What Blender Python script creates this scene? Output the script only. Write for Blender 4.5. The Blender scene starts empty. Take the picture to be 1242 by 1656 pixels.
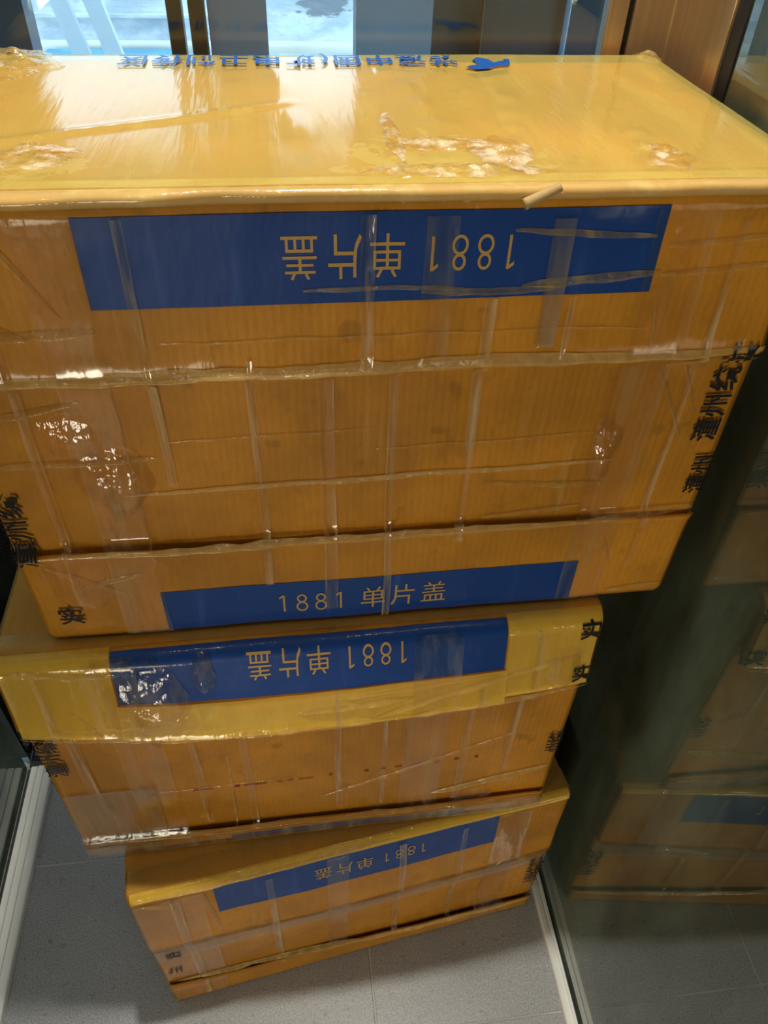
import bpy, bmesh, math, random
from mathutils import Vector, Matrix, noise

random.seed(7)
S = bpy.context.scene
COL = S.collection
# ------------------------------------------------------------------ camera
cam = bpy.data.cameras.new('camera')
cam.sensor_fit = 'VERTICAL'; cam.sensor_height = 24.0
cam.lens = 24.0 * 1251.94 / 1656.0
cam.clip_start = 0.02
cam_o = bpy.data.objects.new('camera', cam); COL.objects.link(cam_o)
_r = Vector((0.99234, -0.11986, 0.03004)); _u = Vector((0.06024, 0.68149, 0.72934)); _w = Vector((0.10789, 0.72194, -0.68349))
cam_o.matrix_world = Matrix(((_r.x, _u.x, -_w.x, 0), (_r.y, _u.y, -_w.y, 0), (_r.z, _u.z, -_w.z, 1.40484), (0, 0, 0, 1)))
S.camera = cam_o
# ------------------------------------------------------------------ world: cool overcast daylight
wd = bpy.data.worlds.new('world'); S.world = wd; wd.use_nodes = True
bg = wd.node_tree.nodes['Background']
bg.inputs[0].default_value = (0.54, 0.80, 1.0, 1); bg.inputs[1].default_value = 2.7
# ------------------------------------------------------------------ lamps of the place, plus an added fill panel
def lamp(name, kind, loc, power, col, aim=None, **kw):
    l = bpy.data.lights.new(name, kind); l.energy = power; l.color = col
    for k, v in kw.items(): setattr(l, k, v)
    o = bpy.data.objects.new(name, l); COL.objects.link(o); o.location = loc
    if aim is not None:
        o.rotation_euler = (Vector(aim) - Vector(loc)).to_track_quat('-Z', 'Y').to_euler()
    return o
WARM = (1.0, 0.96, 0.86)
NEUT = (1.0, 0.90, 0.70)
lamp('car_spot_main', 'SPOT', (0.08, 0.55, 2.60), 104, WARM, (0.08, 0.50, 0), spot_size=math.radians(110), spot_blend=0.5, shadow_soft_size=0.035)
lamp('car_spot_front_a', 'SPOT', (-0.30, -0.06, 2.60), 3.5, NEUT, (-0.25, 0.2, 0), spot_size=math.radians(110), spot_blend=0.6, shadow_soft_size=0.03)
lamp('car_spot_front_b', 'SPOT', (0.26, -0.06, 2.60), 3.5, NEUT, (0.22, 0.2, 0), spot_size=math.radians(110), spot_blend=0.6, shadow_soft_size=0.03)
lamp('added_fill_panel', 'AREA', (-0.70, -1.93, 0.64), 22, NEUT, (0.0, 0.45, 0.70), shape='RECTANGLE', size=0.85, size_y=0.36)  # low fill light added behind the camera to brighten the box fronts
# ------------------------------------------------------------------ view
S.view_settings.view_transform = 'Standard'
S.view_settings.look = 'None'
S.view_settings.gamma = 1.0
S.view_settings.use_curve_mapping = False
S.view_settings.exposure = 0.0
S.cycles.max_bounces = 7; S.cycles.diffuse_bounces = 3; S.cycles.glossy_bounces = 3; S.cycles.transparent_max_bounces = 10

# ================================================================== helpers
def mesh(name, verts, faces, mat=None, parent=None, smooth=False):
    m = bpy.data.meshes.new(name); m.from_pydata([tuple(v) for v in verts], [], faces); m.update()
    if smooth:
        for p in m.polygons: p.use_smooth = True
    o = bpy.data.objects.new(name, m); COL.objects.link(o)
    if mat: m.materials.append(mat)
    if parent: o.parent = parent
    return o
def tag(o, label=None, cat=None, group=None, kind=None):
    if label: o['label'] = label
    if cat: o['category'] = cat
    if group: o['group'] = group
    if kind: o['kind'] = kind
    return o
def empty(name, loc=(0, 0, 0), rz=0.0):
    o = bpy.data.objects.new(name, None); COL.objects.link(o); o.empty_display_size = 0.05
    o.location = loc; o.rotation_euler = (0, 0, rz); return o
def boxg(x0, x1, y0, y1, z0, z1, bev=0.0):
    bm = bmesh.new()
    bmesh.ops.create_cube(bm, size=1)
    for v in bm.verts:
        v.co = ((x0 + x1) / 2 + v.co.x * (x1 - x0), (y0 + y1) / 2 + v.co.y * (y1 - y0), (z0 + z1) / 2 + v.co.z * (z1 - z0))
    if bev: bmesh.ops.bevel(bm, geom=list(bm.edges), offset=bev, segments=2, affect='EDGES', profile=0.5)
    return bm
def bobj(name, bm, mat, parent=None, smooth=False):
    m = bpy.data.meshes.new(name); bm.to_mesh(m); bm.free()
    if smooth:
        for p in m.polygons: p.use_smooth = True
    o = bpy.data.objects.new(name, m); COL.objects.link(o)
    if mat: m.materials.append(mat)
    if parent: o.parent = parent
    return o
def slab(name, x0, x1, y0, y1, z0, z1, mat, parent=None, bev=0.0):
    return bobj(name, boxg(x0, x1, y0, y1, z0, z1, bev), mat, parent)
def extrude_y(name, prof, y0, y1, mat, parent=None):
    """closed profile of (x, z) extruded along y"""
    n = len(prof)
    v = [(x, y0, z) for x, z in prof] + [(x, y1, z) for x, z in prof]
    f = [(i, (i + 1) % n, n + (i + 1) % n, n + i) for i in range(n)] + [tuple(range(n))[::-1], tuple(range(n, 2 * n))]
    o = mesh(name, v, f, mat, parent)
    bm = bmesh.new(); bm.from_mesh(o.data); bmesh.ops.recalc_face_normals(bm, faces=bm.faces); bm.to_mesh(o.data); bm.free()
    return o
def grid_faces(nu, nv, off=0, flip=False):
    f = []
    for j in range(nv - 1):
        for i in range(nu - 1):
            a = off + j * nu + i
            q = (a, a + 1, a + nu + 1, a + nu)
            f.append(q[::-1] if flip else q)
    return f
def sheet(name, P, th, mat, parent):
    """P[j][i] -> Vector rows; a sheet with thickness th behind its front side"""
    nv, nu = len(P), len(P[0])
    N = [[None] * nu for _ in range(nv)]
    for j in range(nv):
        for i in range(nu):
            a = P[j][min(i + 1, nu - 1)] - P[j][max(i - 1, 0)]
            b = P[min(j + 1, nv - 1)][i] - P[max(j - 1, 0)][i]
            n = a.cross(b)
            N[j][i] = n.normalized() if n.length > 1e-12 else Vector((0, -1, 0))
    V = [P[j][i] for j in range(nv) for i in range(nu)]
    F = grid_faces(nu, nv)
    if th:
        V += [P[j][i] - N[j][i] * th for j in range(nv) for i in range(nu)]
        o = nu * nv
        F += grid_faces(nu, nv, o, True)
        for i in range(nu - 1):
            F.append((i + 1, i, o + i, o + i + 1)); t = (nv - 1) * nu
            F.append((t + i, t + i + 1, o + t + i + 1, o + t + i))
        for j in range(nv - 1):
            a = j * nu; F.append((a, a + nu, o + a + nu, o + a)); b = a + nu - 1
            F.append((b + nu, b, o + b, o + b + nu))
    return mesh(name, V, F, mat, parent, smooth=True)
def nz(x, y, z=0.0): return noise.noise(Vector((x, y, z)))
def sstep(a, b, x):
    t = max(0.0, min(1.0, (x - a) / (b - a))); return t * t * (3 - 2 * t)

# ================================================================== materials
def newmat(name):
    m = bpy.data.materials.new(name); m.use_nodes = True
    nt = m.node_tree; nt.nodes.clear()
    out = nt.nodes.new('ShaderNodeOutputMaterial')
    return m, nt, out
class NT:
    def __init__(s, nt): s.nt = nt
    def n(s, t, **kw):
        nd = s.nt.nodes.new(t)
        for k, v in kw.items(): setattr(nd, k, v)
        return nd
    def l(s, a, b): s.nt.links.new(a, b)
    def math(s, op, a, b=None, clamp=False):
        nd = s.n('ShaderNodeMath', operation=op, use_clamp=clamp)
        for i, v in enumerate((a, b)):
            if v is None: continue
            if isinstance(v, (int, float)): nd.inputs[i].default_value = v
            else: s.l(v, nd.inputs[i])
        return nd.outputs[0]
    def mix(s, fac, a, b):
        nd = s.n('ShaderNodeMix', data_type='RGBA')
        for k, v in ((0, fac), (6, a), (7, b)):
            if isinstance(v, (int, float)): nd.inputs[k].default_value = v
            elif isinstance(v, tuple): nd.inputs[k].default_value = (*v, 1) if len(v) == 3 else v
            else: s.l(v, nd.inputs[k])
        return nd.outputs[2]
    def co(s, scale=(1, 1, 1), loc=(0, 0, 0), kind='Object'):
        tc = s.n('ShaderNodeTexCoord'); mp = s.n('ShaderNodeMapping')
        mp.inputs['Scale'].default_value = scale; mp.inputs['Location'].default_value = loc
        s.l(tc.outputs[kind], mp.inputs[0]); return mp.outputs[0]
    def noise(s, vec, scale=5, detail=3, rough=0.55):
        nd = s.n('ShaderNodeTexNoise'); nd.inputs['Scale'].default_value = scale
        nd.inputs['Detail'].default_value = detail; nd.inputs['Roughness'].default_value = rough
        s.l(vec, nd.inputs['Vector']); return nd.outputs['Fac']
    def ramp(s, fac, a, b, va=0.0, vb=1.0):
        nd = s.n('ShaderNodeMapRange', interpolation_type='SMOOTHSTEP')
        s.l(fac, nd.inputs[0])
        for i, v in zip((1, 2, 3, 4), (a, b, va, vb)): nd.inputs[i].default_value = v
        return nd.outputs[0]
    def bump(s, h, dist, strength=1.0, nrm=None):
        nd = s.n('ShaderNodeBump'); nd.inputs['Strength'].default_value = strength; nd.inputs['Distance'].default_value = dist
        s.l(h, nd.inputs['Height'])
        if nrm is not None: s.l(nrm, nd.inputs['Normal'])
        return nd.outputs[0]
def principled(name, col, rough=0.5, metal=0.0, spec=0.5, bump=None, var=0.0, vscale=8.0, stretch=(1, 1, 1), coat=0.0):
    m, nt, out = newmat(name); t = NT(nt)
    b = t.n('ShaderNodeBsdfPrincipled')
    b.inputs['Roughness'].default_value = rough; b.inputs['Metallic'].default_value = metal
    b.inputs['Specular IOR Level'].default_value = spec; b.inputs['Coat Weight'].default_value = coat
    b.inputs['Coat Roughness'].default_value = 0.06
    if var:
        f = t.noise(t.co(stretch), vscale, 4)
        t.l(t.mix(t.ramp(f, 0.3, 0.7), tuple(c * (1 - var) for c in col), tuple(min(1, c * (1 + var)) for c in col)), b.inputs['Base Color'])
    else: b.inputs['Base Color'].default_value = (*col, 1)
    if bump: t.l(t.bump(t.noise(t.co(stretch), bump[0], 4), bump[1]), b.inputs['Normal'])
    t.l(b.outputs[0], out.inputs[0]); return m

def coat_skin(t, b, seed=0.0, w=0.28):
    """taut wrap of clear tape over the board: a glossy wrinkled coat"""
    h = t.noise(t.co((26, 26, 9), (seed, 2, 1)), 1.0, 4); h2 = t.noise(t.co((150, 150, 46), (seed, 0, 3)), 1.0, 2)
    t.l(t.bump(h2, 0.0005, 0.35, t.bump(h, 0.005, 0.22)), b.inputs['Coat Normal'])
    b.inputs['Coat Weight'].default_value = w; b.inputs['Coat Roughness'].default_value = 0.11; b.inputs['Coat IOR'].default_value = 1.5

def carton_mat(name, tears=(), seed=0.0, base=(0.60, 0.250, 0.018)):
    """corrugated brown board; tears = ellipses (x, y, z, rx, ry, rz) where the top paper is scuffed off"""
    m, nt, out = newmat(name); t = NT(nt)
    b = t.n('ShaderNodeBsdfPrincipled')
    c1 = t.noise(t.co((1, 1, 1), (seed, 0, 0)), 7, 4)
    col = t.mix(t.ramp(c1, 0.33, 0.68), tuple(c * 0.76 for c in base), tuple(c * 1.14 for c in base))
    gm = t.noise(t.co((3, 3, 2), (seed, 7, 2)), 9, 6, 0.7)                     # grime
    col = t.mix(t.math('MULTIPLY', t.ramp(gm, 0.52, 0.70), 0.38), col, tuple(c * 0.52 for c in base))
    st = t.noise(t.co((95, 95, 5), (seed, 1, 0)), 1.0, 5, 0.65)                # reflections on tape wrinkles, painted as pale vertical streaks
    st2 = t.noise(t.co((9, 9, 6), (seed, 4, 0)), 1.0, 3)
    col = t.mix(t.math('MULTIPLY', t.math('MULTIPLY', t.ramp(st, 0.52, 0.74), t.ramp(st2, 0.42, 0.66)), 0.42), col, (0.70, 0.40, 0.11))
    fb = t.noise(t.co((900, 900, 90)), 1.0, 2)                                # paper fibre
    col = t.mix(t.math('MULTIPLY', t.ramp(fb, 0.4, 0.75), 0.22), col, tuple(c * 0.55 for c in base))
    sp = t.noise(t.co((1, 1, 1), (3, seed, 1)), 26, 2)                         # grease spots
    col = t.mix(t.math('MULTIPLY', t.ramp(sp, 0.66, 0.72), 0.45), col, tuple(c * 0.45 for c in base))
    for (x, y, z, rx, ry, rz) in tears:
        tc = t.n('ShaderNodeTexCoord'); sub = t.n('ShaderNodeVectorMath', operation='SUBTRACT'); sub.inputs[1].default_value = (x, y, z)
        t.l(tc.outputs['Object'], sub.inputs[0])
        dv = t.n('ShaderNodeVectorMath', operation='DIVIDE'); dv.inputs[1].default_value = (rx, ry, rz); t.l(sub.outputs[0], dv.inputs[0])
        ln = t.n('ShaderNodeVectorMath', operation='LENGTH'); t.l(dv.outputs[0], ln.inputs[0])
        nn = t.noise(t.co((1, 1, 1), (x * 9, seed, 0)), 46, 5, 0.65)
        d = t.math('ADD', ln.outputs['Value'], t.math('MULTIPLY', t.math('SUBTRACT', nn, 0.5), 4.2))
        col = t.mix(t.math('MULTIPLY', t.ramp(d, 0.75, 0.60), 0.8), col, (0.66, 0.48, 0.27))
    t.l(col, b.inputs['Base Color'])
    b.inputs['Roughness'].default_value = 0.5
    b.inputs['Specular IOR Level'].default_value = 0.22
    wv = t.n('ShaderNodeTexWave', wave_type='BANDS', bands_direction='X'); wv.inputs['Scale'].default_value = 50.0
    wv.inputs['Distortion'].default_value = 0.6; wv.inputs['Detail'].default_value = 1.0
    t.l(t.co(), wv.inputs[0])
    n1 = t.bump(wv.outputs['Fac'], 0.0005, 0.28)
    n2 = t.bump(t.noise(t.co(), 40, 4), 0.0015, 0.6, n1)
    t.l(n2, b.inputs['Normal'])
    coat_skin(t, b, seed)
    t.l(b.outputs[0], out.inputs[0]); return m

def print_mat(name, col, worn=0.15, seed=0.0):
    m, nt, out = newmat(name); t = NT(nt)
    b = t.n('ShaderNodeBsdfPrincipled')
    st = t.noise(t.co((60, 60, 5), (seed, 0, 0)), 1.0, 4)
    c = t.mix(t.math('MULTIPLY', t.ramp(st, 0.55, 0.8), worn), col, tuple(min(1, x * 2.0 + 0.05) for x in col))
    t.l(c, b.inputs['Base Color']); b.inputs['Roughness'].default_value = 0.42
    t.l(t.bump(t.noise(t.co((1, 1, 0.4)), 30, 4), 0.002, 0.5), b.inputs['Normal'])
    b.inputs['Specular IOR Level'].default_value = 0.2
    coat_skin(t, b, seed + 9, 0.3)
    t.l(b.outputs[0], out.inputs[0]); return m

def film_mat(name, tint=(1.0, 0.95, 0.80), milk=0.10, rough=0.10, bump=0.5, bscale=(18, 18, 6), seed=0.0, milkcol=(0.80, 0.66, 0.36), fmax=0.25, milk0=0.0, fine=(160, 160, 50), mscale=(70, 70, 7)):
    """clear packing tape: see-through, fresnel gloss, faint milky wrinkles"""
    m, nt, out = newmat(name); t = NT(nt)
    h = t.noise(t.co(bscale, (seed, 2, 1)), 1.0, 4)
    h2 = t.noise(t.co(fine, (seed, 0, 0)), 1.0, 2)
    nrm = t.bump(h2, 0.0006, bump, t.bump(h, 0.006, bump))
    tr = t.n('ShaderNodeBsdfTransparent'); tr.inputs[0].default_value = (*tint, 1)
    df = t.n('ShaderNodeBsdfDiffuse'); df.inputs[0].default_value = (*milkcol, 1); t.l(nrm, df.inputs['Normal'])
    st = t.noise(t.co(mscale, (seed, 5, 0)), 1.0, 4)
    mm = t.n('ShaderNodeMixShader')
    t.l(t.math('ADD', t.math('MULTIPLY', t.ramp(st, 0.42, 0.78), milk), milk0), mm.inputs[0]); t.l(tr.outputs[0], mm.inputs[1]); t.l(df.outputs[0], mm.inputs[2])
    gl = t.n('ShaderNodeBsdfGlossy'); gl.inputs['Roughness'].default_value = rough; gl.inputs[0].default_value = (1, 1, 1, 1); t.l(nrm, gl.inputs['Normal'])
    fr = t.n('ShaderNodeFresnel'); fr.inputs[0].default_value = 1.5; t.l(nrm, fr.inputs['Normal'])
    mx = t.n('ShaderNodeMixShader'); t.l(t.math('MINIMUM', fr.outputs[0], fmax), mx.inputs[0]); t.l(mm.outputs[0], mx.inputs[1]); t.l(gl.outputs[0], mx.inputs[2])
    t.l(mx.outputs[0], out.inputs[0]); return m

def glass_mat(name, tint, haze=0.03, hazecol=(0.35, 0.42, 0.38), ior=1.5, rough=0.015):
    m, nt, out = newmat(name); t = NT(nt)
    tr = t.n('ShaderNodeBsdfTransparent'); tr.inputs[0].default_value = (*tint, 1)
    df = t.n('ShaderNodeBsdfDiffuse'); df.inputs[0].default_value = (*hazecol, 1)
    sm = t.noise(t.co((2, 3.5, 1.2)), 2.2, 5, 0.6)
    mm = t.n('ShaderNodeMixShader'); t.l(t.math('MULTIPLY', t.ramp(sm, 0.35, 0.75, 0.25, 1.0), haze), mm.inputs[0])
    t.l(tr.outputs[0], mm.inputs[1]); t.l(df.outputs[0], mm.inputs[2])
    gl = t.n('ShaderNodeBsdfGlossy'); gl.inputs['Roughness'].default_value = rough; gl.inputs[0].default_value = (1, 1, 1, 1)
    fr = t.n('ShaderNodeFresnel'); fr.inputs[0].default_value = ior
    mx = t.n('ShaderNodeMixShader'); t.l(fr.outputs[0], mx.inputs[0]); t.l(mm.outputs[0], mx.inputs[1]); t.l(gl.outputs[0], mx.inputs[2])
    t.l(mx.outputs[0], out.inputs[0]); return m

def tile_mat():
    m, nt, out = newmat('granite_tile'); t = NT(nt)
    b = t.n('ShaderNodeBsdfPrincipled')
    g = t.noise(t.co((1, 1, 1), kind='Object'), 420, 3, 0.7); g2 = t.noise(t.co(), 90, 3); g3 = t.noise(t.co(), 6, 3)
    c = t.mix(t.ramp(g, 0.38, 0.62), (0.27, 0.275, 0.28), (0.46, 0.465, 0.465))
    c = t.mix(t.math('MULTIPLY', t.ramp(g2, 0.60, 0.70), 0.35), c, (0.09, 0.09, 0.095))
    c = t.mix(t.math('MULTIPLY', t.ramp(g3, 0.35, 0.7), 0.25), c, (0.20, 0.205, 0.215))
    t.l(c, b.inputs['Base Color']); b.inputs['Roughness'].default_value = 0.38
    t.l(t.bump(g2, 0.0008, 0.35), b.inputs['Normal'])
    t.l(b.outputs[0], out.inputs[0]); return m

M = {}
M['tile'] = tile_mat()
M['grout'] = principled('grout', (0.55, 0.55, 0.54), 0.9, var=0.2)
M['alu'] = principled('white_aluminium', (0.86, 0.87, 0.82), 0.4, 0.05, var=0.12, vscale=14, stretch=(1, 0.2, 1))
M['alu_dark'] = principled('track_groove', (0.03, 0.032, 0.03), 0.6, bump=(90, 0.001))
M['brass'] = principled('brushed_bronze', (0.50, 0.36, 0.20), 0.36, 0.75, var=0.08, vscale=10, stretch=(20, 20, 0.3))
M['black'] = principled('black_gasket', (0.008, 0.008, 0.008), 0.5, bump=(60, 0.0005))
M['glass_side'] = glass_mat('smoked_glass', (0.55, 0.66, 0.58), 0.6, (0.21, 0.29, 0.20), 2.15)
M['glass_back'] = glass_mat('clear_glass', (0.94, 0.97, 0.98), 0.0, (0.4, 0.5, 0.55), 1.5)
M['dark_wall'] = principled('dark_green_wall', (0.035, 0.045, 0.038), 0.6, bump=(12, 0.002), var=0.25)
M['lobby'] = principled('lobby_plaster', (0.55, 0.48, 0.38), 0.7, bump=(30, 0.001), var=0.05)
M['ceil'] = principled('ceiling_metal', (0.55, 0.50, 0.42), 0.4, 0.3, bump=(40, 0.0005))
M['grey'] = principled('grey_cladding', (0.52, 0.54, 0.58), 0.35, bump=(20, 0.0008), var=0.06)
M['bluegrey'] = principled('blue_grey_cladding', (0.46, 0.62, 0.74), 0.35, bump=(20, 0.0008), var=0.06)
M['charcoal'] = principled('charcoal_cladding', (0.12, 0.13, 0.125), 0.35, bump=(20, 0.0008), var=0.08)
M['slate'] = principled('slate_cladding', (0.07, 0.09, 0.11), 0.4, bump=(20, 0.0008), var=0.1)
M['brownsteel'] = principled('brown_steel', (0.085, 0.055, 0.030), 0.4, 0.3, bump=(50, 0.0005), var=0.15)
M['whitebar'] = principled('white_painted_steel', (0.62, 0.74, 0.80), 0.45, bump=(40, 0.0008), var=0.05)
M['pipe'] = principled('cream_pipe', (0.86, 0.80, 0.66), 0.4, bump=(40, 0.0005), var=0.05)
M['bluesheet'] = principled('blue_sheet', (0.10, 0.42, 0.72), 0.4, bump=(25, 0.004), var=0.2)
M['blueline'] = principled('pale_blue_trim', (0.35, 0.52, 0.68), 0.4, bump=(40, 0.0005))
def outer_wall_mat():
    m, nt, out = newmat('weathered_render'); t = NT(nt)
    b = t.n('ShaderNodeBsdfPrincipled'); b.inputs['Roughness'].default_value = 0.8
    n1 = t.noise(t.co((1, 1, 2.5)), 6, 5, 0.65); n2 = t.noise(t.co((1, 1, 3)), 22, 4)
    c = t.mix(t.ramp(n1, 0.38, 0.62), (0.58, 0.66, 0.70), (0.86, 0.90, 0.92))
    c = t.mix(t.math('MULTIPLY', t.ramp(n2, 0.60, 0.72), 0.45), c, (0.42, 0.48, 0.52))
    tc = t.n('ShaderNodeTexCoord'); sub = t.n('ShaderNodeVectorMath', operation='SUBTRACT'); sub.inputs[1].default_value = (0.185, 3.2, 0.84)
    t.l(tc.outputs['Object'], sub.inputs[0]); dv = t.n('ShaderNodeVectorMath', operation='DIVIDE'); dv.inputs[1].default_value = (0.095, 1, 0.036); t.l(sub.outputs[0], dv.inputs[0])
    ln = t.n('ShaderNodeVectorMath', operation='LENGTH'); t.l(dv.outputs[0], ln.inputs[0])
    d = t.math('ADD', ln.outputs['Value'], t.math('MULTIPLY', t.math('SUBTRACT', n2, 0.5), 1.6))
    c = t.mix(t.math('MULTIPLY', t.ramp(d, 1.05, 0.8), 0.75), c, (0.13, 0.17, 0.21))
    t.l(c, b.inputs['Base Color']); t.l(t.bump(n2, 0.01, 0.6), b.inputs['Normal'])
    t.l(b.outputs[0], out.inputs[0]); return m
M['outer'] = outer_wall_mat()
M['blue1'] = print_mat('blue_print', (0.007, 0.052, 0.26), 0.30, 0.0)
M['ink'] = print_mat('carton_lettering', (0.55, 0.33, 0.11), 0.1, 2.0)
M['black_ink'] = print_mat('black_ink', (0.010, 0.010, 0.012), 0.2, 4.0)
M['blue_ink'] = print_mat('blue_ink', (0.015, 0.09, 0.36), 0.1, 5.0)
M['red_ink'] = print_mat('red_ink', (0.42, 0.02, 0.015), 0.1, 6.0)
M['carton0'] = carton_mat('carton_board_a', ((0.05, 0.05, 0.41, 0.075, 0.055, 0.03), (-0.215, 0.055, 0.41, 0.04, 0.035, 0.03), (0.02, 0.012, 0.41, 0.16, 0.010, 0.03)), 0.0)
M['carton1'] = carton_mat('carton_board_b', (), 3.0)
M['carton2'] = carton_mat('carton_board_c', (), 6.0)
M['edge'] = principled('torn_paper', (0.48, 0.31, 0.12), 0.7, bump=(60, 0.001), var=0.15)
M['film_top'] = film_mat('lit_top_tape', (1.0, 0.95, 0.66), 0.10, 0.13, 0.16, (34, 4, 14), 0.0, (0.80, 0.63, 0.16), 0.35, 0.40, (190, 14, 40), (40, 5, 5))  # yellow shift of the bright light painted into the tape colour
M['film_shelf'] = film_mat('shaded_top_tape', (1.0, 0.95, 0.66), 0.10, 0.13, 0.16, (34, 4, 14), 2.0, (0.80, 0.53, 0.13), 0.3, 0.32, (190, 14, 40), (40, 5, 5))  # copy of the top tape with a browner, shaded tone painted in
M['film_lit_flap'] = film_mat('lit_flap_tape', (1.0, 0.95, 0.70), 0.08, 0.13, 0.35, (30, 30, 10), 4.0, (0.97, 0.63, 0.08), 0.25, 0.55)  # yellow of the brightly lit flap painted into the tape colour
M['film'] = film_mat('clear_packing_tape', (1.0, 0.98, 0.92), 0.16, 0.11, 0.5, fmax=0.2)
M['film_grey'] = film_mat('grey_packing_tape', (0.92, 0.92, 0.9), 0.45, 0.2, 0.6, seed=3.0, milkcol=(0.46, 0.36, 0.22), milk0=0.12)
M['film_wrinkle'] = film_mat('wrinkled_tape', (1, 0.98, 0.92), 0.10, 0.045, 0.30, (90, 90, 30), 7.0, fmax=0.35)
M['film_lip'] = film_mat('edge_tape', (1.0, 0.95, 0.72), 0.35, 0.14, 0.3, (30, 30, 20), 14.0, (0.90, 0.68, 0.26), 0.3, 0.45, (190, 60, 40), (30, 30, 30))
M['film_torn'] = film_mat('scuffed_tape', (1, 0.96, 0.85), 0.95, 0.2, 0.6, (60, 60, 60), 12.0, (0.86, 0.70, 0.46), 0.25, 0.0, (160, 160, 160), (75, 75, 75))
M['film_streak'] = film_mat('thin_tape_streak', (1, 0.98, 0.92), 0.55, 0.12, 0.4, (60, 60, 12), 13.0, (0.80, 0.60, 0.30), 0.2, 0.0, (160, 160, 50), (120, 120, 9))
M['crease'] = film_mat('folded_tape', (1, 0.96, 0.84), 0.30, 0.14, 0.6, (60, 60, 60), 8.0, (0.80, 0.56, 0.18), 0.3, 0.12)
M['crease_pale'] = film_mat('folded_tape_pale', (1, 0.95, 0.80), 0.3, 0.2, 0.5, (40, 40, 60), 9.0, (0.84, 0.58, 0.20), 0.3, 0.38)
# ================================================================== the lift car and what lies beyond
# floor: slab with stone tiles laid 0.64 x 0.32
fl = slab('floor', -1.30, 0.80, -2.0, 0.85, -0.06, -0.0010, M['grout']); tag(fl, kind='structure')
tile_me = None
for ix in range(-1, 3):
    for iy in range(-2, 3):
        x0 = 0.07 - 0.64 + ix * 0.64 - 0.64; y0 = 0.312 + (iy - 1) * 0.32
        xa, xb = max(x0, -1.30), min(x0 + 0.64, 0.80); ya, yb = y0, min(y0 + 0.32, 0.85)
        if xb - xa < 0.02 or yb - ya < 0.02: continue
        slab('tile', xa + 0.0013, xb - 0.0013, ya + 0.0013, yb - 0.0013, -0.02, 0.0, M['tile'], fl, 0.001)

# right side: frameless smoked glass standing in a metal channel
wr = empty('wall_right'); tag(wr, kind='structure')
slab('glass_pane', 0.385, 0.395, -0.60, 0.690, 0.010, 2.60, M['glass_side'], wr)
extrude_y('sill_channel', [(0.364, 0.0005), (0.364, 0.010), (0.366, 0.012), (0.372, 0.012), (0.373, 0.009), (0.376, 0.009), (0.377, 0.012), (0.381, 0.012), (0.381, 0.0005)], -0.60, 0.690, M['alu'], wr)
slab('sill_groove', 0.3812, 0.3848, -0.60, 0.690, 0.0005, 0.008, M['alu_dark'], wr)
slab('black_gasket', 0.3835, 0.3965, 0.6905, 0.7090, 0.0005, 2.60, M['black'], wr)

# corner post of folded bronze sheet
cp = empty('trim_1'); tag(cp, kind='structure')
extrude = [(0.398, 0.7375), (0.3865, 0.7375), (0.3850, 0.739), (0.3850, 0.8275), (0.3835, 0.8290), (0.3450, 0.8290), (0.3450, 0.840), (0.398, 0.840)]
n = len(extrude)
o = mesh('post_sheet', [(x, y, 0.001) for x, y in extrude] + [(x, y, 2.60) for x, y in extrude],
         [(i, (i + 1) % n, n + (i + 1) % n, n + i) for i in range(n)] + [tuple(range(n))[::-1], tuple(range(n, 2 * n))], M['brass'], cp)
bm = bmesh.new(); bm.from_mesh(o.data); bmesh.ops.recalc_face_normals(bm, faces=bm.faces); bm.to_mesh(o.data); bm.free()
slab('edge_strip', 0.3805, 0.3960, 0.7095, 0.7330, 0.001, 2.60, M['brass'], cp, 0.001)
slab('shadow_gap', 0.3875, 0.3960, 0.7332, 0.7373, 0.001, 2.60, M['black'], cp)
slab('edge_strip', 0.3180, 0.3370, 0.8235, 0.8400, 0.001, 2.60, M['brass'], cp, 0.001)
slab('shadow_gap', 0.3372, 0.3448, 0.8330, 0.8400, 0.001, 2.60, M['black'], cp)

# back: one clear pane
wb = empty('wall_back'); tag(wb, kind='structure')
slab('glass_pane', -0.545, 0.3175, 0.832, 0.838, 0.012, 2.60, M['glass_back'], wb)
slab('sill_channel', -0.545, 0.3175, 0.822, 0.848, 0.0005, 0.0115, M['alu_dark'], wb, 0.001)  # dark material stands in for the shadow in the corner

# left side: glass in a wider white channel
wl = empty('wall_left'); tag(wl, kind='structure')
slab('glass_pane', -0.557, -0.549, -0.60, 0.820, 0.010, 2.60, M['glass_side'], wl)
extrude_y('sill_channel', [(-0.500, 0.0005), (-0.500, 0.014), (-0.502, 0.016), (-0.5125, 0.016), (-0.5130, 0.011), (-0.5150, 0.011), (-0.5155, 0.015), (-0.5260, 0.015), (-0.5265, 0.010), (-0.5285, 0.010), (-0.5290, 0.014), (-0.5395, 0.013), (-0.5410, 0.011), (-0.5410, 0.0005)], -0.60, 0.820, M['alu'], wl)
slab('sill_groove', -0.5485, -0.5412, -0.60, 0.820, 0.0005, 0.004, M['alu_dark'], wl)

# ceiling with its recessed downlight rings
ce = slab('ceiling', -0.60, 0.45, -0.60, 0.86, 2.63, 2.69, M['ceil']); tag(ce, kind='structure')
for (x, y) in ((0.08, 0.55), (-0.30, -0.06), (0.26, -0.06)):
    bm = bmesh.new(); k = 24
    ring = []
    for (r, z) in ((0.040, 2.628), (0.052, 2.620), (0.055, 2.628)):
        ring.append([bm.verts.new((x + r * math.cos(a * 2 * math.pi / k), y + r * math.sin(a * 2 * math.pi / k), z)) for a in range(k)])
    for a in range(k):
        for j in range(2): bm.faces.new((ring[j][a], ring[j][(a + 1) % k], ring[j + 1][(a + 1) % k], ring[j + 1][a]))
    bobj('downlight_ring', bm, M['alu'], ce)
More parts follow.
